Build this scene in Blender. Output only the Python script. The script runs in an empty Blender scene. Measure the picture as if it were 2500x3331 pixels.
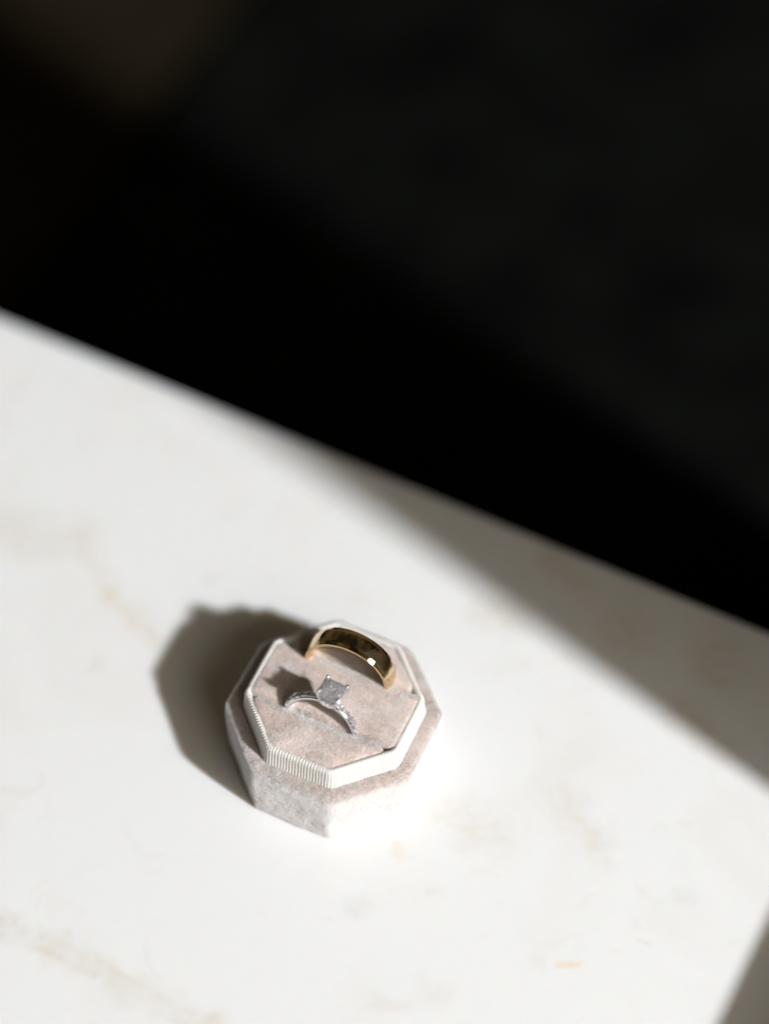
import bpy, bmesh, math, random
import numpy as np
from mathutils import Vector, Matrix

random.seed(7)
rng = np.random.default_rng(7)
MM = 0.001
sc = bpy.context.scene
col = sc.collection

# ------------------------------------------------------------------ camera
cam_d = bpy.data.cameras.new('camera')
cam = bpy.data.objects.new('camera', cam_d)
col.objects.link(cam)
CAM = Vector((0.00960, -0.29160, 0.43109))
FWD = Vector((0.0, 0.64745, -0.76211))
RGT = Vector((0.998895, 0.035812, 0.030424))
UPV = Vector((-0.046991, 0.761266, 0.646735))
m = Matrix((RGT, UPV, -FWD)).transposed().to_4x4()
m.translation = CAM
cam.matrix_world = m
cam_d.sensor_fit = 'HORIZONTAL'
cam_d.sensor_width = 36.0
cam_d.lens = 36.0 * 7000 / 2500
cam_d.clip_start = 0.01
cam_d.clip_end = 50
cam_d.dof.use_dof = True
cam_d.dof.focus_distance = 0.4955
cam_d.dof.aperture_fstop = 3.3
sc.camera = cam

# ------------------------------------------------------------------ dim room light
world = bpy.data.worlds.new('World')
sc.world = world
world.use_nodes = True
bg = world.node_tree.nodes['Background']
bg.inputs['Color'].default_value = (1.0, 0.80, 0.56, 1)
wn = world.node_tree.nodes
w_tc = wn.new('ShaderNodeTexCoord'); w_nz = wn.new('ShaderNodeTexNoise'); w_rp = wn.new('ShaderNodeValToRGB')
w_nz.inputs['Scale'].default_value = 1.4; w_nz.inputs['Detail'].default_value = 2
w_rp.color_ramp.elements[0].position = .36; w_rp.color_ramp.elements[0].color = (.18, .15, .11, 1)
w_rp.color_ramp.elements[1].position = .64; w_rp.color_ramp.elements[1].color = (1.8, 1.32, .70, 1)
world.node_tree.links.new(w_tc.outputs['Generated'], w_nz.inputs['Vector'])
world.node_tree.links.new(w_nz.outputs['Fac'], w_rp.inputs[0])
world.node_tree.links.new(w_rp.outputs[0], bg.inputs['Color'])          # dim room light; noise patches added to vary the gold's reflections
bg.inputs['Strength'].default_value = 0.068

# ------------------------------------------------------------------ hard light from the right front
SUN = Vector((1.15, -0.925, 1.0)).normalized()
LAMP = SUN * 6.0
ld = bpy.data.lights.new('window_sunlight', 'SPOT')
ld.energy = 2300
ld.color = (0.99, 0.995, 1.0)
ld.shadow_soft_size = 0.16
ld.spot_size = math.radians(24)
ld.spot_blend = 0.2
lamp = bpy.data.objects.new('window_sunlight', ld)
lamp.location = LAMP
lamp.rotation_euler = (-SUN).to_track_quat('-Z', 'Y').to_euler()
col.objects.link(lamp)

# added soft fill lamp at the right front, lifting the shade on the marble
sd = bpy.data.lights.new('fill_light', 'AREA')
sd.shape = 'RECTANGLE'; sd.size = 0.55; sd.size_y = 0.45
sd.energy = 3.1
sd.color = (1.0, 0.93, 0.83)
fill_l = bpy.data.objects.new('fill_light', sd)
fill_l.location = (0.52, -0.74, 0.68)
fill_l.rotation_euler = (Vector((0.03, 0.02, 0)) - Vector(fill_l.location)).to_track_quat('-Z', 'Y').to_euler()
col.objects.link(fill_l)

vs = sc.view_settings
vs.view_transform = 'Standard'
vs.look = 'None'
vs.exposure = 0.0
vs.gamma = 1.0
vs.use_curve_mapping = False
sc.cycles.sample_clamp_indirect = 150.0
sc.cycles.sample_clamp_direct = 0.0
sc.cycles.max_bounces = 14
sc.cycles.transmission_bounces = 12
sc.cycles.glossy_bounces = 8
sc.cycles.use_denoising = True
sc.cycles.denoising_prefilter = 'ACCURATE'
sc.cycles.denoising_input_passes = 'RGB_ALBEDO_NORMAL'

# ------------------------------------------------------------------ helpers
def tag(o, label=None, cat=None, group=None, kind=None):
    if label: o['label'] = label
    if cat: o['category'] = cat
    if group: o['group'] = group
    if kind: o['kind'] = kind
    return o

def empty(name, loc=(0, 0, 0), rot=None):
    o = bpy.data.objects.new(name, None)
    o.empty_display_size = 0.01
    o.location = loc
    if rot is not None: o.rotation_euler = rot
    col.objects.link(o)
    return o

def mesh_obj(name, verts, faces, mat, parent=None, smooth=True):
    me = bpy.data.meshes.new(name)
    me.from_pydata([tuple(v) for v in verts], [], faces)
    me.update()
    if smooth:
        me.polygons.foreach_set('use_smooth', [True] * len(me.polygons))
    me.materials.append(mat)
    o = bpy.data.objects.new(name, me)
    col.objects.link(o)
    if parent: o.parent = parent
    return o

def bm_obj(name, bm, mat, parent=None, smooth=False):
    bmesh.ops.recalc_face_normals(bm, faces=bm.faces)
    me = bpy.data.meshes.new(name)
    bm.to_mesh(me); bm.free()
    if smooth:
        me.polygons.foreach_set('use_smooth', [True] * len(me.polygons))
    me.materials.append(mat)
    o = bpy.data.objects.new(name, me)
    col.objects.link(o)
    if parent: o.parent = parent
    return o

def new_mat(name):
    mt = bpy.data.materials.new(name)
    mt.use_nodes = True
    nt = mt.node_tree
    return mt, nt, nt.nodes['Principled BSDF']

def N(nt, typ, **kw):
    n = nt.nodes.new(typ)
    for k, v in kw.items(): setattr(n, k, v)
    return n

# ------------------------------------------------------------------ materials
def marble_material():
    mt, nt, b = new_mat('marble')
    L = nt.links
    tc = N(nt, 'ShaderNodeTexCoord')
    sclp = N(nt, 'ShaderNodeVectorMath', operation='SCALE'); sclp.inputs['Scale'].default_value = 1000.0
    L.new(tc.outputs['Object'], sclp.inputs[0])                     # millimetres
    flat = N(nt, 'ShaderNodeVectorMath', operation='MULTIPLY'); flat.inputs[1].default_value = (1, 1, 0.3)
    L.new(sclp.outputs[0], flat.inputs[0])
    nz = N(nt, 'ShaderNodeTexNoise'); nz.inputs['Scale'].default_value = 0.11; nz.inputs['Detail'].default_value = 5
    nz.inputs['Roughness'].default_value = 0.6
    L.new(flat.outputs[0], nz.inputs['Vector'])
    sub = N(nt, 'ShaderNodeVectorMath', operation='SUBTRACT'); sub.inputs[1].default_value = (.5, .5, .5)
    L.new(nz.outputs['Color'], sub.inputs[0])
    dsc = N(nt, 'ShaderNodeVectorMath', operation='SCALE'); dsc.inputs['Scale'].default_value = 15.0
    L.new(sub.outputs[0], dsc.inputs[0])
    P = N(nt, 'ShaderNodeVectorMath', operation='ADD')
    L.new(flat.outputs[0], P.inputs[0]); L.new(dsc.outputs[0], P.inputs[1])
    P2s = N(nt, 'ShaderNodeVectorMath', operation='SCALE'); P2s.inputs['Scale'].default_value = 3.0
    L.new(sub.outputs[0], P2s.inputs[0])
    P2 = N(nt, 'ShaderNodeVectorMath', operation='ADD')
    L.new(flat.outputs[0], P2.inputs[0]); L.new(P2s.outputs[0], P2.inputs[1])
    # patchy modulation
    nb = N(nt, 'ShaderNodeTexNoise'); nb.inputs['Scale'].default_value = 0.35; nb.inputs['Detail'].default_value = 4
    L.new(flat.outputs[0], nb.inputs['Vector'])
    mod = N(nt, 'ShaderNodeMapRange'); mod.inputs[1].default_value = .33; mod.inputs[2].default_value = .66
    mod.inputs[3].default_value = .35; mod.inputs[4].default_value = 1.0
    L.new(nb.outputs['Fac'], mod.inputs[0])
    base = N(nt, 'ShaderNodeRGB'); base.outputs[0].default_value = (.795, .803, .808, 1)
    cur = base.outputs[0]

    def mixin(fac, colr):
        nonlocal cur
        mx = N(nt, 'ShaderNodeMix', data_type='RGBA')
        L.new(fac, mx.inputs[0]); L.new(cur, mx.inputs[6]); mx.inputs[7].default_value = (*colr, 1)
        cur = mx.outputs[2]

    # cloudy beige areas everywhere
    nl = N(nt, 'ShaderNodeTexNoise'); nl.inputs['Scale'].default_value = 0.028; nl.inputs['Detail'].default_value = 6
    nl.inputs['Roughness'].default_value = .55; nl.inputs['Distortion'].default_value = .6
    L.new(P2.outputs[0], nl.inputs['Vector'])
    cl = N(nt, 'ShaderNodeMapRange'); cl.inputs[1].default_value = .5; cl.inputs[2].default_value = .74
    cl.inputs[3].default_value = 0; cl.inputs[4].default_value = .35
    L.new(nl.outputs['Fac'], cl.inputs[0])
    mixin(cl.outputs[0], (.72, .69, .64))
    # a second, finer family of warm smudges
    nf = N(nt, 'ShaderNodeTexNoise'); nf.inputs['Scale'].default_value = 0.065; nf.inputs['Detail'].default_value = 5
    nf.inputs['Distortion'].default_value = 1.1
    off = N(nt, 'ShaderNodeVectorMath', operation='ADD'); off.inputs[1].default_value = (311, 77, 5)
    L.new(P2.outputs[0], off.inputs[0]); L.new(off.outputs[0], nf.inputs['Vector'])
    cf = N(nt, 'ShaderNodeMapRange'); cf.inputs[1].default_value = .60; cf.inputs[2].default_value = .76
    cf.inputs[3].default_value = 0; cf.inputs[4].default_value = .28
    L.new(nf.outputs['Fac'], cf.inputs[0])
    mixin(cf.outputs[0], (.66, .60, .51))

    def seg(a, c, w, strength, colr, fine=False):
        src = (P2 if fine else P).outputs[0]
        ba = Vector((c[0] - a[0], c[1] - a[1], 0))
        pa = N(nt, 'ShaderNodeVectorMath', operation='SUBTRACT'); pa.inputs[1].default_value = (a[0], a[1], 0)
        L.new(src, pa.inputs[0])
        fl = N(nt, 'ShaderNodeVectorMath', operation='MULTIPLY'); fl.inputs[1].default_value = (1, 1, 0)
        L.new(pa.outputs[0], fl.inputs[0])
        dt = N(nt, 'ShaderNodeVectorMath', operation='DOT_PRODUCT'); dt.inputs[1].default_value = ba / ba.dot(ba)
        L.new(fl.outputs[0], dt.inputs[0])
        cm = N(nt, 'ShaderNodeClamp'); L.new(dt.outputs['Value'], cm.inputs[0])
        bh = N(nt, 'ShaderNodeVectorMath', operation='SCALE'); bh.inputs[0].default_value = ba
        L.new(cm.outputs[0], bh.inputs['Scale'])
        df = N(nt, 'ShaderNodeVectorMath', operation='DISTANCE')
        L.new(fl.outputs[0], df.inputs[0]); L.new(bh.outputs[0], df.inputs[1])
        mr = N(nt, 'ShaderNodeMapRange', interpolation_type='SMOOTHSTEP')
        mr.inputs[1].default_value = 0; mr.inputs[2].default_value = w
        mr.inputs[3].default_value = strength; mr.inputs[4].default_value = 0
        L.new(df.outputs['Value'], mr.inputs[0])
        mu = N(nt, 'ShaderNodeMath', operation='MULTIPLY')
        mr.inputs[3].default_value = strength * .5
        L.new(mr.outputs[0], mu.inputs[0]); L.new(mod.outputs[0], mu.inputs[1])
        mixin(mu.outputs[0], colr)

    beige = (.60, .52, .41); warm = (.64, .50, .32); grey = (.50, .50, .48)
    for a, c in (((-95, -46), (-72.3, -52.4)), ((-72.3, -52.4), (-59.2, -57.1)), ((-59.2, -57.1), (-46.7, -64.1)), ((-46.7, -64.1), (-25.3, -74.2)), ((-25.3, -74.2), (10, -95))):
        seg(a, c, 6.0, .5, beige)
    seg((-62, -58), (-50, -64), 1.6, .45, warm, True)
    seg((-48, -61), (-33, -69), 1.3, .45, warm, True)
    seg((-110, 65), (-69.5, 60.9), 13, .5, beige)
    seg((-69.5, 60.9), (-59.5, 43.3), 4.5, .4, warm); seg((-59.5, 43.3), (-44.7, 28.6), 4.0, .6, warm)
    seg((52.8, -55.5), (58.3, -55.4), 1.2, .85, (.80, .50, .16), True)
    seg((29.5, -15.9), (38, -21.6), 11, .5, beige); seg((56.4, -12.7), (63.3, -25.8), 7, .6, beige)
    seg((6.9, -44.2), (8.2, -43.4), 5, .5, grey, True); seg((81.7, -36.7), (82.8, -37.0), 4, .45, grey, True)
    seg((71, -48.9), (73.1, -49.4), 1.2, .6, warm, True); seg((24, -62.7), (27, -63.7), 6, .45, beige)
    seg((38, 43.2), (42.7, 41.5), 10, .9, beige); seg((70.8, 44.1), (72.9, 36.5), 12, .9, beige)
    seg((95.2, 34.9), (93.2, 28.1), 12, .95, beige); seg((16.1, -27.6), (16.9, -30.0), 3, .5, warm)
    seg((55, 62), (60, 54), 9, .9, beige); seg((86, 14), (92, 6), 9, .8, beige)
    # dirt specks
    vo = N(nt, 'ShaderNodeTexNoise'); vo.inputs['Scale'].default_value = 1.3; vo.inputs['Detail'].default_value = 2
    L.new(sclp.outputs[0], vo.inputs['Vector'])
    sp = N(nt, 'ShaderNodeMapRange'); sp.inputs[1].default_value = .74; sp.inputs[2].default_value = .82
    sp.inputs[3].default_value = 0; sp.inputs[4].default_value = .15
    L.new(vo.outputs['Fac'], sp.inputs[0])
    mixin(sp.outputs[0], (.35, .31, .25))
    L.new(cur, b.inputs['Base Color'])
    rr = N(nt, 'ShaderNodeMapRange'); rr.inputs[3].default_value = .28; rr.inputs[4].default_value = .42
    L.new(nb.outputs['Fac'], rr.inputs[0]); L.new(rr.outputs[0], b.inputs['Roughness'])
    b.inputs['Specular IOR Level'].default_value = .22
    b.inputs['IOR'].default_value = 1.48
    b.inputs['Subsurface Weight'].default_value = .45          # light creeps through the stone at shadow edges
    b.inputs['Subsurface Radius'].default_value = (1.0, .72, .42)
    b.inputs['Subsurface Scale'].default_value = .0045
    return mt

def velvet_material(name, pile):
    mt, nt, b = new_mat(name)
    L = nt.links
    tc = N(nt, 'ShaderNodeTexCoord')
    n1 = N(nt, 'ShaderNodeTexNoise'); n1.inputs['Scale'].default_value = 260; n1.inputs['Detail'].default_value = 4
    L.new(tc.outputs['Object'], n1.inputs['Vector'])
    rp = N(nt, 'ShaderNodeValToRGB')
    lo, hi = ((.872, .863, .86), (.925, .918, .915)) if pile else ((.61, .50, .455), (.69, .58, .535))
    rp.color_ramp.elements[0].position = .3; rp.color_ramp.elements[0].color = (*lo, 1)
    rp.color_ramp.elements[1].position = .72; rp.color_ramp.elements[1].color = (*hi, 1)
    L.new(n1.outputs['Fac'], rp.inputs[0])
    L.new(rp.outputs[0], b.inputs['Base Color'])
    b.inputs['Roughness'].default_value = .36 if pile else .8
    b.inputs['Specular IOR Level'].default_value = .6 if pile else .2
    b.inputs['Sheen Weight'].default_value = .4 if pile else 0.0
    b.inputs['Sheen Roughness'].default_value = .4
    if pile:                                            # fine fibres let some light through
        tr = N(nt, 'ShaderNodeBsdfTranslucent'); L.new(rp.outputs[0], tr.inputs['Color'])
        mx = N(nt, 'ShaderNodeMixShader'); mx.inputs[0].default_value = .4
        L.new(b.outputs[0], mx.inputs[1]); L.new(tr.outputs[0], mx.inputs[2])
        L.new(mx.outputs[0], nt.nodes['Material Output'].inputs['Surface'])
    return mt

def ribbon_material():
    mt, nt, b = new_mat('grosgrain_ribbon')
    L = nt.links
    tc = N(nt, 'ShaderNodeTexCoord')
    n1 = N(nt, 'ShaderNodeTexNoise'); n1.inputs['Scale'].default_value = 900; n1.inputs['Detail'].default_value = 3
    L.new(tc.outputs['Object'], n1.inputs['Vector'])
    rp = N(nt, 'ShaderNodeValToRGB')
    rp.color_ramp.elements[0].color = (.58, .555, .52, 1); rp.color_ramp.elements[1].color = (.70, .68, .645, 1)
    L.new(n1.outputs['Fac'], rp.inputs[0]); L.new(rp.outputs[0], b.inputs['Base Color'])
    bp = N(nt, 'ShaderNodeBump'); bp.inputs['Strength'].default_value = .25; bp.inputs['Distance'].default_value = .0001
    L.new(n1.outputs['Fac'], bp.inputs['Height']); L.new(bp.outputs[0], b.inputs['Normal'])
    b.inputs['Roughness'].default_value = .5
    b.inputs['Specular IOR Level'].default_value = .4
    b.inputs['Sheen Weight'].default_value = .15
    return mt

def metal_material(name, colr, rough, scr=600):
    mt, nt, b = new_mat(name)
    L = nt.links
    b.inputs['Base Color'].default_value = (*colr, 1)
    b.inputs['Metallic'].default_value = 1
    tc = N(nt, 'ShaderNodeTexCoord')
    n1 = N(nt, 'ShaderNodeTexNoise'); n1.inputs['Scale'].default_value = scr; n1.inputs['Detail'].default_value = 5
    L.new(tc.outputs['Object'], n1.inputs['Vector'])
    mr = N(nt, 'ShaderNodeMapRange'); mr.inputs[3].default_value = rough * .7; mr.inputs[4].default_value = rough * 1.4
    L.new(n1.outputs['Fac'], mr.inputs[0]); L.new(mr.outputs[0], b.inputs['Roughness'])
    return mt

def gem_material(name, clear):
    mt, nt, b = new_mat(name)
    b.inputs['Base Color'].default_value = (.97, .96, 1.0, 1)
    b.inputs['Roughness'].default_value = 0.015
    b.inputs['IOR'].default_value = 2.42
    b.inputs['Transmission Weight'].default_value = clear
    return mt

def plain(name, colr, rough, var=.0, scale=30, spec=.3):
    mt, nt, b = new_mat(name)
    L = nt.links
    tc = N(nt, 'ShaderNodeTexCoord')
    n1 = N(nt, 'ShaderNodeTexNoise'); n1.inputs['Scale'].default_value = scale; n1.inputs['Detail'].default_value = 5
    L.new(tc.outputs['Object'], n1.inputs['Vector'])
    rp = N(nt, 'ShaderNodeValToRGB')
    rp.color_ramp.elements[0].position = .3; rp.color_ramp.elements[1].position = .7
    rp.color_ramp.elements[0].color = (*[c * (1 - var) for c in colr], 1)
    rp.color_ramp.elements[1].color = (*[c * (1 + var) for c in colr], 1)
    L.new(n1.outputs['Fac'], rp.inputs[0]); L.new(rp.outputs[0], b.inputs['Base Color'])
    b.inputs['Roughness'].default_value = rough
    b.inputs['Specular IOR Level'].default_value = spec
    return mt

M_marble = marble_material()
M_velvet = velvet_material('velvet_backing', False)
M_pile = velvet_material('velvet_pile', True)
M_ribbon = ribbon_material()
M_gold = metal_material('yellow_gold', (.83, .66, .42), .05)
M_silver = metal_material('white_gold', (.93, .93, .95), .13)
M_gem = gem_material('diamond', .83)
M_melee = gem_material('small_diamond', .70)
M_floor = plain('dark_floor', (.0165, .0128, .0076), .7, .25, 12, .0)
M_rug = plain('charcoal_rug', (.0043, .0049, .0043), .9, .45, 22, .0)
M_frame = plain('window_frame_paint', (.72, .70, .67), .5, .04, 8, .3)

# ------------------------------------------------------------------ setting: floor, rug
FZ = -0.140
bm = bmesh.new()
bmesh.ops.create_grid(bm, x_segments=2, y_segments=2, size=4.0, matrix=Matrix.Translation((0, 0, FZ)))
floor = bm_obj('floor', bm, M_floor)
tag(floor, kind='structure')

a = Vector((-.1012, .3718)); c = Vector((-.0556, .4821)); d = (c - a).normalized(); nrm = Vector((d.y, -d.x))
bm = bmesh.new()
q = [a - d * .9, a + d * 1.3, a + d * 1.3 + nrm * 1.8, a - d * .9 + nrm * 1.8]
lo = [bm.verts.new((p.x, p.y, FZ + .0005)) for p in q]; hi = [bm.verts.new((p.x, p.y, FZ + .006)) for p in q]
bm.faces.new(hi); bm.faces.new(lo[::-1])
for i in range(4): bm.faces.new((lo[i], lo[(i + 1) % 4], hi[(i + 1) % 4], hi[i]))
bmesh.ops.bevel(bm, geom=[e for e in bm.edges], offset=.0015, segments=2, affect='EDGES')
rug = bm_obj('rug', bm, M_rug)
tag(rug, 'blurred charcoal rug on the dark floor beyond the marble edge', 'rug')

# ------------------------------------------------------------------ marble table top
ea = Vector((-.10202, .1415)); eb = Vector((.10809, .04164)); ed = (eb - ea).normalized(); en = Vector((-ed.y, ed.x))
q = [ea - ed * .5, eb + ed * .35, eb + ed * .35 - en * .75, ea - ed * .5 - en * .75]
bm = bmesh.new()
lo = [bm.verts.new((p.x, p.y, -.022)) for p in q]; hi = [bm.verts.new((p.x, p.y, 0)) for p in q]
bm.faces.new(hi); bm.faces.new(lo[::-1])
for i in range(4): bm.faces.new((lo[i], lo[(i + 1) % 4], hi[(i + 1) % 4], hi[i]))
bmesh.ops.bevel(bm, geom=[e for e in bm.edges], offset=.0018, segments=4, affect='EDGES')
top = bm_obj('marble_tabletop', bm, M_marble)
tag(top, 'white marble tabletop with faint beige veins, half sunlit and half shaded', 'tabletop')

# ------------------------------------------------------------------ window frame that cuts the sunlight (outside the picture)
AZ = Vector((SUN.x, SUN.y)).normalized()
WD = Vector((.44, .90)).normalized()
W0 = AZ * .19
WN = Vector((WD.y, -WD.x))
def ray_plan(T, W0=W0):
    """where the ray from a shadow point T to the lamp crosses the plane of the window"""
    T = Vector(T); r = LAMP - T
    t = (W0 - Vector((T.x, T.y))).dot(WN) / Vector((r.x, r.y)).dot(WN)
    p = T + r * t
    return (Vector((p.x, p.y)) - W0).dot(WD), p.z
s1 = (ray_plan((.0099, .066, 0))[0] + ray_plan((.1042, -.0072, 0))[0]) / 2 + .0018
s2 = ray_plan((-.0376, .3427, FZ))[0]
WR = AZ * .145
z1 = ray_plan((.102, -.0345, 0), WR)[1]; z2 = ray_plan((.0851, -.0690, 0), WR)[1]
sr = ray_plan((.0575, .0340, 0), WR)[0]
zs = (z1 + z2) / 2
def slab(name, sa, sb, za, zb, thick, W0, parent):
    bm = bmesh.new()
    P = []
    for s in (sa, sb):
        for k in (-.5, .5):
            p = W0 + WD * s + WN * (thick * (k + .5))
            P.append((p, za)); P.append((p, zb))
    v = [bm.verts.new((p.x, p.y, z)) for p, z in P]
    for f in ((0, 1, 3, 2), (4, 6, 7, 5), (0, 4, 5, 1), (2, 3, 7, 6), (0, 2, 6, 4), (1, 5, 7, 3)): bm.faces.new([v[i] for i in f])
    bmesh.ops.recalc_face_normals(bm, faces=bm.faces)
    bmesh.ops.bevel(bm, geom=[e for e in bm.edges], offset=.002, segments=2, affect='EDGES')
    return bm_obj(name, bm, M_frame, parent)
wf = empty('window_frame', (W0.x, W0.y, FZ))
tag(wf, 'dark window frame beside the marble table that shades its right side', 'window frame')
bpy.context.view_layer.update()
for nm, args in (('mullion', (s1, s2, FZ, .75, .03, W0)), ('bottom_rail', (sr - .9, sr + .12, zs - .05, zs, .06, WR))):
    o = slab(nm, *args, None)
    o.parent = wf; o.matrix_parent_inverse = wf.matrix_world.inverted()

# ------------------------------------------------------------------ outline tools (millimetres)
def offset_dirs(poly, arc=5):
    """corner points of a convex polygon (ccw) with fans of outward normals: (core point, normal) per sample"""
    poly = [p for i, p in enumerate(poly) if (p - poly[i - 1]).length > .08]
    out = []; n = len(poly)
    for i in range(n):
        p0, p1, p2 = poly[i - 1], poly[i], poly[(i + 1) % n]
        d1 = (p1 - p0).normalized(); d2 = (p2 - p1).normalized()
        a1 = math.atan2(-d1.x, d1.y); a2 = math.atan2(-d2.x, d2.y)
        while a2 < a1: a2 += 2 * math.pi
        if a2 - a1 > math.pi: a2 -= 2 * math.pi
        for k in range(arc + 1):
            t = a1 + (a2 - a1) * k / arc
            out.append((p1, Vector((math.cos(t), math.sin(t)))))
    return out

def resample(poly, o_ref, n):
    """n samples evenly spaced along the outline offset by o_ref"""
    fan = offset_dirs(poly, 8)
    pts = [c + nn * o_ref for c, nn in fan]
    seg = [(pts[(i + 1) % len(pts)] - pts[i]).length for i in range(len(pts))]
    tot = sum(seg); out = []; i = 0; acc = 0
    for k in range(n):
        t = tot * k / n
        while acc + seg[i] < t: acc += seg[i]; i += 1
        f = (t - acc) / seg[i] if seg[i] > 1e-9 else 0
        c0, n0 = fan[i]; c1, n1 = fan[(i + 1) % len(fan)]
        nn = (n0 * (1 - f) + n1 * f)
        if nn.length > 1e-9: nn.normalize()
        out.append((c0 * (1 - f) + c1 * f, nn))
    return out, tot

def octagon(R): return [Vector((R * math.cos(-math.pi / 2 + k * math.pi / 4), R * math.sin(-math.pi / 2 + k * math.pi / 4))) for k in range(8)]

def clip(poly, nrm, dmin):
    """keep p.nrm >= dmin"""
    out = []
    for i in range(len(poly)):
        a, b = poly[i], poly[(i + 1) % len(poly)]
        da, db = a.dot(nrm) - dmin, b.dot(nrm) - dmin
        if da >= 0: out.append(a)
        if da * db < 0: out.append(a + (b - a) * (da / (da - db)))
    return out

def ring_faces(nr, n, close_bottom=False, close_top=False):
    f = []
    for r in range(nr - 1):
        for i in range(n):
            j = (i + 1) % n
            f.append((r * n + i, r * n + j, (r + 1) * n + j, (r + 1) * n + i))
    if close_bottom: f.append(tuple(range(n))[::-1])
    if close_top: f.append(tuple((nr - 1) * n + i for i in range(n)))
    return f

# cheap smooth noise for numpy arrays
def vnoise(p, freq, seed):
    r = np.random.default_rng(seed)
    tot = np.zeros(len(p))
    for k in range(10):
        w = r.normal(size=3) * freq; ph = r.uniform(0, 6.28)
        tot += np.sin(p @ w + ph)
    return tot / 3.2

def make_pile(name, src, density, length, width, lean_fn, parent, keep=None, seed=1, edge=0.0):
    """short velvet fibres standing on the surface of src (coordinates in metres, src local space)"""
    me = src.data
    me.calc_loop_triangles()
    nv = len(me.vertices)
    co = np.empty(nv * 3); me.vertices.foreach_get('co', co); co = co.reshape(-1, 3)
    vn = np.empty(nv * 3); me.vertex_normals.foreach_get('vector', vn); vn = vn.reshape(-1, 3)
    tri = np.empty(len(me.loop_triangles) * 3, dtype=np.int32); me.loop_triangles.foreach_get('vertices', tri); tri = tri.reshape(-1, 3)
    A, B, C = co[tri[:, 0]], co[tri[:, 1]], co[tri[:, 2]]
    area = np.linalg.norm(np.cross(B - A, C - A), axis=1) * .5
    if keep is not None:
        cen = (A + B + C) / 3; fn = np.cross(B - A, C - A)
        area = np.where(keep(cen * 1000, fn), area, 0)
    r = np.random.default_rng(seed)
    n = int(area.sum() * 1e6 * density)
    idx = r.choice(len(tri), n, p=area / area.sum())
    u, v = r.random(n), r.random(n); sw = u + v > 1; u[sw] = 1 - u[sw]; v[sw] = 1 - v[sw]
    w = 1 - u - v
    p = A[idx] * w[:, None] + B[idx] * u[:, None] + C[idx] * v[:, None]
    nn = vn[tri[idx, 0]] * w[:, None] + vn[tri[idx, 1]] * u[:, None] + vn[tri[idx, 2]] * v[:, None]
    nn /= np.linalg.norm(nn, axis=1)[:, None] + 1e-12
    lean = lean_fn(p * 1000, nn)
    lean = lean - nn * np.sum(lean * nn, axis=1)[:, None]
    dirn = nn + lean + r.normal(size=(n, 3)) * .22
    dirn /= np.linalg.norm(dirn, axis=1)[:, None]
    ln = length * r.uniform(.65, 1.15, n) * np.clip(.95 + .14 * vnoise(p * 1000, .55, seed + 7) + .14 * vnoise(p * 1000, 1.7, seed + 8), .45, 1.5)
    ln = ln * (1 + edge * np.exp(-((nn[:, 2] - .72) / .22) ** 2))          # longer, ruffled fibres along the rolled edges
    side = np.cross(dirn, r.normal(size=(n, 3))); side /= np.linalg.norm(side, axis=1)[:, None] + 1e-12
    hw = width * .5 * r.uniform(.7, 1.3, n)
    base = p - nn * .00004
    V = np.empty((n, 3, 3))
    V[:, 0] = base - side * hw[:, None]; V[:, 1] = base + side * hw[:, None]
    V[:, 2] = base + dirn * ln[:, None]
    pm = bpy.data.meshes.new(name)
    pm.vertices.add(n * 3); pm.vertices.foreach_set('co', V.reshape(-1))
    pm.loops.add(n * 3); pm.loops.foreach_set('vertex_index', np.arange(n * 3, dtype=np.int32))
    pm.polygons.add(n); pm.polygons.foreach_set('loop_start', np.arange(0, n * 3, 3, dtype=np.int32))
    pm.update(calc_edges=True)
    pm.materials.append(M_pile)
    o = bpy.data.objects.new(name, pm); col.objects.link(o)
    o.parent = parent
    o['kind'] = 'stuff'
    return o

# ------------------------------------------------------------------ ring box
PHI = math.radians(.6)
box = empty('ring_box', (0, -.0004, 0.0002), (0, 0, PHI))
box.scale = (1.0, 1.035, 1.03)
tag(box, 'octagonal pale blush velvet ring box with ribbed white ribbon collar', 'ring box')

# velvet base
RC = 23.0
samp, per = resample(octagon(RC), 2.0, 208)
prof = [(.9, 0.0), (1.5, .35), (1.75, 1.2), (2.0, 5), (2.25, 9), (2.35, 12.8), (2.25, 14.5), (1.95, 15.2), (1.4, 15.6), (.6, 15.75), (0, 15.75)]
V = []
for k, (o, z) in enumerate(prof):
    for i, (c, nn) in enumerate(samp):
        wob = .10 * math.sin(i * .21 + z * .5) * math.sin(i * .083 + 1.3) if 0 < k < 9 else 0
        p = c + nn * (o + wob)
        V.append((p.x * MM, p.y * MM, (z + .12 * math.sin(i * .12 + 2) * (z / 16)) * MM))
for c, nn in samp: V.append((c.x * .81 * MM, c.y * .81 * MM, 15.6 * MM))
base = mesh_obj('base', V, ring_faces(len(prof) + 1, len(samp), True, True), M_velvet, box)

def lean_base(p, n):
    up = n[:, 2]
    l = np.zeros_like(p)
    side = np.clip(1 - up * 1.2, 0, 1)
    l[:, 2] = -.75 * side                                  # the nap of the sides is brushed downwards
    l[:, 0] += -.25 * (1 - side) + .12 * vnoise(p, .5, 3)
    l[:, 1] += -.45 * (1 - side) + .12 * vnoise(p, .5, 4)
    l[:, 2] += .14 * vnoise(p, .6, 5) * side
    return l
make_pile('velvet_pile', base, 190, .00046, .00006, lean_base, base,
          keep=lambda c, fn: (c[:, 2] > .3) & (np.hypot(c[:, 0], c[:, 1]) > 17.5), seed=11, edge=.6)

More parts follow.
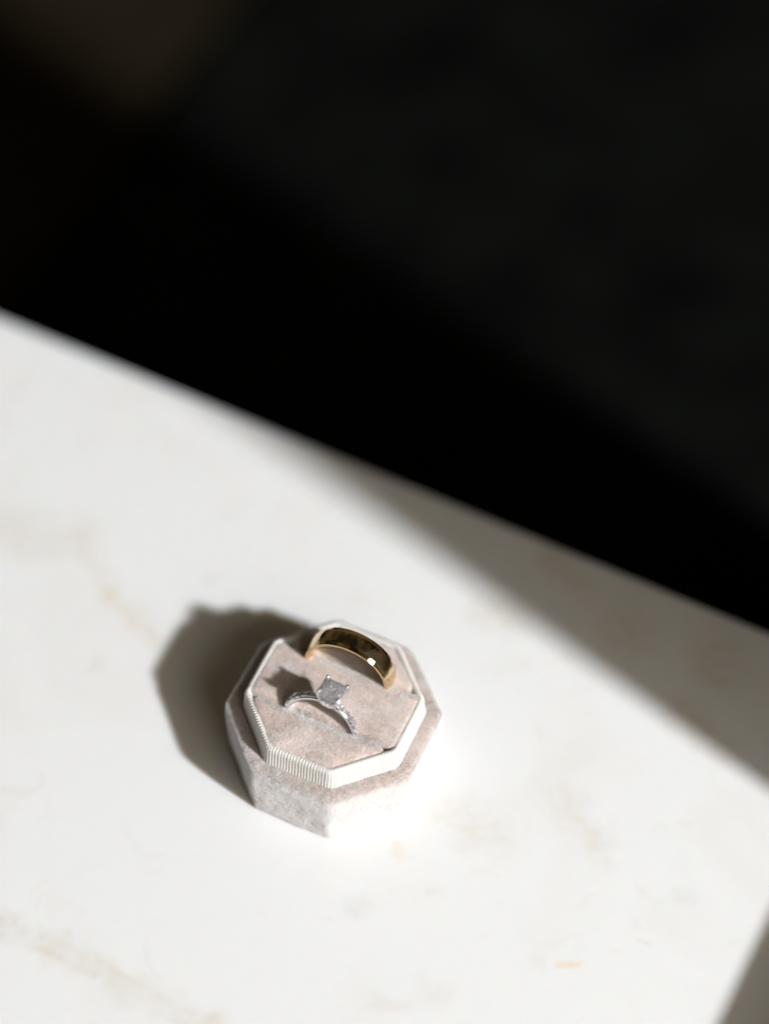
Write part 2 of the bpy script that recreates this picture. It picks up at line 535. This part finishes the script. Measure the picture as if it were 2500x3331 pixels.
# ribbed ribbon collar
NR = 176; PER = 6
rr = random.Random(9)
ramp = [rr.uniform(.6, 1.25) for _ in range(NR)]
jit = [rr.uniform(-.35, .35) for _ in range(NR + 1)]; jit[NR] = jit[0]
samp, per = resample(octagon(18.2), 3.0, NR * PER)
prof = [(3.35, 15.3), (3.3, 16.0), (3.05, 17.2), (2.9, 18.4), (2.85, 19.3), (2.8, 20.05), (2.68, 20.55), (2.42, 20.95), (2.08, 21.1), (1.7, 21.05), (1.25, 20.75), (1.0, 20.0), (.95, 18.5)]
V = []
for k, (o, z) in enumerate(prof):
    for i, (c, nn) in enumerate(samp):
        rib = math.cos(2 * math.pi * (i / PER) + (jit[i // PER] * (1 - (i % PER) / PER) + jit[i // PER + 1] * (i % PER) / PER) + .5 * math.sin(z * .9 + i * .004)) 
        rib = .085 * ramp[i // PER] * (abs(rib) ** .8) * (1 if rib > 0 else -1)
        wob = .12 * math.sin(i * .011 + 1) + .07 * math.sin(i * .037)
        fz = max(0, min(1, (z - 15) / 4))
        up = rib * min(1, max(0, (z - 19.6) / 1.5)) * (1 if o > 1.6 else .3)
        p = c + nn * (o + rib * (1 if z < 20.3 else .5) + wob * fz * .6)
        V.append((p.x * MM, p.y * MM, (z + up * .9 + wob * fz) * MM))
collar = mesh_obj('ribbon_collar', V, ring_faces(len(prof), len(samp)), M_ribbon, box)

# three velvet cushions separated by two slots
E1 = Vector((math.cos(math.radians(-22.5)), math.sin(math.radians(-22.5)))); E2 = Vector((-E1.y, E1.x))
SG, SD = 8.3, -7.6      # slot of the gold band, slot of the engagement ring
oct_in = octagon(20.3)
def cushion(name, poly, ztop, label, seed, lean, r=1.5, dz=None):
    # shrink the polygon by r, then grow it back with a rounded edge
    core = poly
    n = len(poly)
    for i in range(n):
        e = (poly[(i + 1) % n] - poly[i]).normalized(); inn = Vector((-e.y, e.x))
        core = clip(core, inn, poly[i].dot(inn) + r)
    samp, per = resample(core, r * .6, 120)
    cen = sum((c for c, _ in samp), Vector((0, 0))) / len(samp)
    V = []
    prof = [(r, -3.5), (r, -r), (r * .94, -.66 * r), (r * .77, -.36 * r), (r * .5, -.14 * r), (r * .3, -.04 * r), (r * .16, -.01 * r)]
    def height(x, y):
        return .16 * math.sin(x * .33 + seed) * math.sin(y * .41 + seed * 2.1) + (dz(x, y) if dz else 0)
    for o, z in prof:
        for c, nn in samp:
            p = c + nn * o
            V.append((p.x * MM, p.y * MM, (ztop + z + height(p.x, p.y)) * MM))
    for f in (.85, .66, .45, .22):
        for c, nn in samp:
            p = cen + (c + nn * .2 - cen) * f
            V.append((p.x * MM, p.y * MM, (ztop + .55 * (1 - f * f) + height(p.x, p.y)) * MM))
    F = ring_faces(len(prof) + 4, len(samp))
    V.append((cen.x * MM, cen.y * MM, (ztop + .55 + height(cen.x, cen.y)) * MM))
    last = (len(prof) + 3) * len(samp)
    F += [(last + i, last + (i + 1) % len(samp), len(V) - 1) for i in range(len(samp))]
    o = mesh_obj(name, V, F, M_velvet, box)
    if label: o['label'] = label
    def lf(p, n):
        l = np.zeros_like(p)
        l[:, 0] = lean[0] + .5 * vnoise(p, .35, seed + 20) + .15 * vnoise(p, 1.2, seed + 22)
        l[:, 1] = lean[1] + .5 * vnoise(p, .35, seed + 21) + .15 * vnoise(p, 1.2, seed + 23)
        return l
    make_pile('velvet_pile', o, 95, .00042, .00006, lf, o, keep=lambda c, fn: c[:, 2] > ztop - r * 1.4, seed=seed + 40, edge=.9)
    return o
gap = .2
front = clip(oct_in, -E2, -(SD - gap))
mid = clip(clip(oct_in, E2, SD + gap), -E2, -(SG - gap))
rear = clip(oct_in, E2, SG + gap)
cushion('cushion', front, 21.1, 'front velvet cushion', 1, (.1, -.35))
cushion('cushion', mid, 21.25, 'middle velvet cushion', 2, (.1, -.3))
cushion('cushion', rear, 20.8, 'rear velvet cushion', 3, (.1, -.3))

# ------------------------------------------------------------------ gold wedding band
def plan(e1, e2): 
    p = E1 * e1 + E2 * e2
    c, s = math.cos(PHI), math.sin(PHI)
    return Vector((p.x * c - p.y * s, p.x * s + p.y * c))
gp_ = plan(.1, 8.65)
RO, RI, HW = 11.0, 9.4, 2.7
band_loc = Vector((gp_.x * MM, gp_.y * MM, 21.9 * MM))
band_rot = Matrix.Rotation(math.radians(-22.5) + PHI, 3, 'Z') @ Matrix.Rotation(math.radians(4), 3, 'Y') @ Matrix.Rotation(math.radians(1.5), 3, 'X')
# cut facets: chamfered edges with flat faces, a diamond pattern between them
NS = 40; DT = 2 * math.pi / NS
gl = (SUN + (CAM - band_loc).normalized()).normalized()
gl = band_rot.transposed() @ gl
PH = math.atan2(gl.x, gl.z) - DT / 2
CH = 1.0
slope = -gl.y / math.hypot(gl.x, gl.z)              # chamfer angle
V = []; F = []
drop = CH * slope
rows = [(-HW, RO - drop, 0), (-HW + CH, RO, 0), (0, RO + .05, .5), (HW - CH, RO, 0), (HW, RO - drop, 0)]
for y, rad, sh in rows:
    for i in range(NS):
        th = PH + (i + sh) * DT
        V.append((rad * math.sin(th) * MM, y * MM, rad * math.cos(th) * MM))
def vi(r_, i): return r_ * NS + (i % NS)
for i in range(NS):
    F.append((vi(0, i), vi(0, i + 1), vi(1, i + 1), vi(1, i)))
    F.append((vi(1, i), vi(1, i + 1), vi(2, i))); F.append((vi(2, i), vi(1, i + 1), vi(2, i + 1)))
    F.append((vi(2, i), vi(3, i + 1), vi(3, i))); F.append((vi(2, i), vi(2, i + 1), vi(3, i + 1)))
    F.append((vi(3, i), vi(3, i + 1), vi(4, i + 1), vi(4, i)))
n_flat = len(F)
# smooth inside
NI = 96; b0 = len(V)
inner = [(HW, RO - drop), (HW, RO - drop - .05), (HW * .985, RI + .42), (HW * .82, RI + .14), (HW * .4, RI), (-HW * .4, RI), (-HW * .82, RI + .14), (-HW * .985, RI + .42), (-HW, RO - drop - .05), (-HW, RO - drop)]
for i in range(NI):
    th = 2 * math.pi * i / NI
    for y, rad in inner: V.append((rad * math.sin(th) * MM, y * MM, rad * math.cos(th) * MM))
m_ = len(inner)
for i in range(NI):
    k = (i + 1) % NI
    for j in range(m_ - 1): F.append((b0 + i * m_ + j, b0 + i * m_ + j + 1, b0 + k * m_ + j + 1, b0 + k * m_ + j))
band = mesh_obj('wedding_band', V, F, M_gold)
band.data.polygons.foreach_set('use_smooth', [True] * len(band.data.polygons))
bv = band.modifiers.new('soft_edges', 'BEVEL'); bv.width = .00028; bv.segments = 3; bv.limit_method = 'ANGLE'; bv.angle_limit = math.radians(4.2)
band.modifiers.new('facet_shading', 'WEIGHTED_NORMAL')
band.location = band_loc
band.rotation_euler = band_rot.to_euler()
tag(band, 'polished yellow gold wedding band standing in the rear slot of the ring box', 'ring')

# ------------------------------------------------------------------ engagement ring
dp = plan(.15, -8.25)
eng = empty('engagement_ring', (dp.x * MM, dp.y * MM, 19.3 * MM))
R_ = Matrix.Rotation(math.radians(-22.5) + PHI, 4, 'Z') @ Matrix.Rotation(math.radians(-11), 4, 'X') @ Matrix.Rotation(math.radians(8.5), 4, 'Y')
eng.rotation_euler = R_.to_euler()
tag(eng, 'white gold engagement ring with square diamond and jewelled shank in front slot', 'ring')

# shank: knife-soft rectangular section
V = []; F = []; NSX = 120
RIN = 8.25
for i in range(NSX):
    th = 2 * math.pi * i / NSX
    tw = .82 + .12 * math.cos(th)
    sec = [(-tw, RIN + .75), (-tw * .8, RIN + 1.02), (tw * .8, RIN + 1.02), (tw, RIN + .75), (tw * .95, RIN + .1), (tw * .6, RIN), (-tw * .6, RIN), (-tw * .95, RIN + .1)]
    for y, r in sec: V.append((r * math.sin(th) * MM, y * MM, r * math.cos(th) * MM))
ns = 8
for i in range(NSX):
    k = (i + 1) % NSX
    for j in range(ns):
        l = (j + 1) % ns
        F.append((i * ns + j, k * ns + j, k * ns + l, i * ns + l))
shank = mesh_obj('shank', V, F, M_silver, eng)

def sphere_into(bm, c, r, sub=1):
    bmesh.ops.create_icosphere(bm, subdivisions=sub, radius=r, matrix=Matrix.Translation(c))

# round melee stones set along the shank, with small beads between them
def melee_mesh(r):
    bm = bmesh.new(); n = 8
    rings = [(0.55, .34), (.85, .2), (1.0, .04), (1.0, -.03)]
    vr = [[bm.verts.new((r * f * math.cos(2 * math.pi * (i + .5 * (k % 2)) / n), r * f * math.sin(2 * math.pi * (i + .5 * (k % 2)) / n), r * h)) for i in range(n)] for k, (f, h) in enumerate(rings)]
    bm.faces.new(vr[0])
    for k in range(len(rings) - 1):
        for i in range(n):
            j = (i + 1) % n
            if k % 2 == 0:
                bm.faces.new((vr[k][i], vr[k + 1][i], vr[k][j])); bm.faces.new((vr[k][j], vr[k + 1][i], vr[k + 1][j]))
            else:
                bm.faces.new((vr[k][i], vr[k + 1][i], vr[k + 1][j])); bm.faces.new((vr[k][i], vr[k + 1][j], vr[k][j]))
    ct = bm.verts.new((0, 0, -r * .85))
    for i in range(n): bm.faces.new((vr[-1][(i + 1) % n], vr[-1][i], ct))
    bmesh.ops.recalc_face_normals(bm, faces=bm.faces)
    me = bpy.data.meshes.new('melee_stone'); bm.to_mesh(me); bm.free()
    me.materials.append(M_melee)
    return me
mel = melee_mesh(.82 * MM)
mel_s = melee_mesh(.5 * MM)
beads = bmesh.new()
RS = RIN + 1.14
rr = random.Random(5)
step = math.radians(9.3)
for sgn in (-1, 1):
    for k in range(9):
        th = sgn * (math.radians(17) + step * k)
        o = bpy.data.objects.new('melee_stone', mel); col.objects.link(o); o.parent = eng
        o.location = (RS * math.sin(th) * MM, 0, RS * math.cos(th) * MM)
        o.rotation_euler = (rr.uniform(-.16, .16), th + rr.uniform(-.12, .12), rr.uniform(0, 3))
        tb = th + sgn * step * .5
        for y in (-.62, .62):
            for dt_ in (-.03, .03):
                sphere_into(beads, Vector(((RS + .12) * math.sin(tb + dt_) * MM, y * MM, (RS + .12) * math.cos(tb + dt_) * MM)), .25 * MM)
bm_obj('bead_setting', beads, M_silver, eng, True)

# gallery: two square rails and a row of small stones under the centre stone
def sq_loop(h, cut, n=3):
    P = []
    for sx, sy in ((1, 1), (-1, 1), (-1, -1), (1, -1)):
        if sx * sy > 0: P += [Vector((sx * h, sy * (h - cut))), Vector((sx * (h - cut), sy * h))]
        else: P += [Vector((sx * (h - cut), sy * h)), Vector((sx * h, sy * (h - cut)))]
    return P
ZB = RIN + 1.0           # outer radius of the shank at the head
def rail(h, z, t, hz):
    bm = bmesh.new()
    lo_ = []
    for hh, zz in ((h + t, z - hz), (h + t, z + hz), (h - t, z + hz), (h - t, z - hz)):
        lo_.append([bm.verts.new((p.x * MM, p.y * MM, zz * MM)) for p in sq_loop(hh, .7)])
    for k in range(4):
        A_, B_ = lo_[k], lo_[(k + 1) % 4]
        for i in range(8): bm.faces.new((A_[i], A_[(i + 1) % 8], B_[(i + 1) % 8], B_[i]))
    return bm
GZ = ZB + .75
bm_obj('gallery_rail', rail(1.85, GZ, .42, .42), M_silver, eng)
bm_obj('gallery_rail', rail(1.25, ZB - .15, .4, .5), M_silver, eng)
for side in range(4):
    for k in (-1, 0, 1):
        o = bpy.data.objects.new('gallery_stone', mel_s); col.objects.link(o); o.parent = eng
        R2 = Matrix.Rotation(side * math.pi / 2, 4, 'Z') @ Matrix.Translation((2.25 * MM, k * 1.15 * MM, GZ * MM)) @ Matrix.Rotation(math.pi / 2, 4, 'Y')
        o.matrix_local = R2

# centre stone: square step cut with clipped corners
GIR = ZB + 3.35          # girdle height
lay = [(1.25, 1.22), (1.95, 1.0), (2.55, .62), (2.95, .12), (2.95, -.05), (2.45, -.95), (1.85, -1.75), (1.1, -2.4), (.15, -2.85)]
bm = bmesh.new(); rings = []
for li, (h, z) in enumerate(lay):
    P8 = sq_loop(h, .22 * h); P16 = []
    for i in range(8):
        a_, b_ = P8[i], P8[(i + 1) % 8]
        P16 += [a_, (a_ + b_) * .5 * (1.0, .93, 1.03, 1.0, 1.0, .93, 1.06, .9, 1.0)[li]]
    jt = 0 if li in (3, 4) else .1
    rings.append([bm.verts.new(((p.x + rr.uniform(-jt, jt)) * MM, (p.y + rr.uniform(-jt, jt)) * MM, (GIR + z + (rr.uniform(-jt, jt) if li else 0)) * MM)) for p in P16])
bm.faces.new(rings[0])
for k in range(len(lay) - 1):
    for i in range(16):
        A_, B_, C_, D_ = rings[k][i], rings[k + 1][i], rings[k + 1][(i + 1) % 16], rings[k][(i + 1) % 16]
        if (i + k) % 2: bm.faces.new((A_, B_, C_)); bm.faces.new((A_, C_, D_))
        else: bm.faces.new((A_, B_, D_)); bm.faces.new((B_, C_, D_))
bm.faces.new(rings[-1][::-1])
stone = bm_obj('centre_stone', bm, M_gem, eng)
stone['label'] = 'square clear diamond held by four claws'

# four claws
def tube(bm, pts, rad, n=8):
    prev = None
    for i, p in enumerate(pts):
        a_ = pts[max(0, i - 1)]; b_ = pts[min(len(pts) - 1, i + 1)]; d_ = (b_ - a_).normalized()
        u_ = d_.cross(Vector((0, 0, 1)))
        if u_.length < 1e-4: u_ = Vector((1, 0, 0))
        u_.normalize(); w_ = d_.cross(u_)
        ring = [bm.verts.new((p + (u_ * math.cos(2 * math.pi * k / n) + w_ * math.sin(2 * math.pi * k / n)) * rad[i]) * MM) for k in range(n)]
        if prev:
            for k in range(n): bm.faces.new((prev[k], prev[(k + 1) % n], ring[(k + 1) % n], ring[k]))
        else: bm.faces.new(ring[::-1])
        prev = ring
    bm.faces.new(prev)
for sx, sy in ((1, 1), (1, -1), (-1, 1), (-1, -1)):
    bm = bmesh.new()
    q = Vector((sx, sy, 0))
    pts = [q * 1.05 + Vector((0, 0, ZB - .4)), q * 1.75 + Vector((0, 0, GZ)), q * 2.35 + Vector((0, 0, GIR - 1.0)), q * 2.78 + Vector((0, 0, GIR + .1)), q * 2.72 + Vector((0, 0, GIR + .55)), q * 2.45 + Vector((0, 0, GIR + .8))]
    tube(bm, pts, [.42, .38, .36, .36, .38, .34])
    sphere_into(bm, (q * 2.5 + Vector((0, 0, GIR + .78))) * MM, .5 * MM, 2)
    bm_obj('claw', bm, M_silver, eng, True)
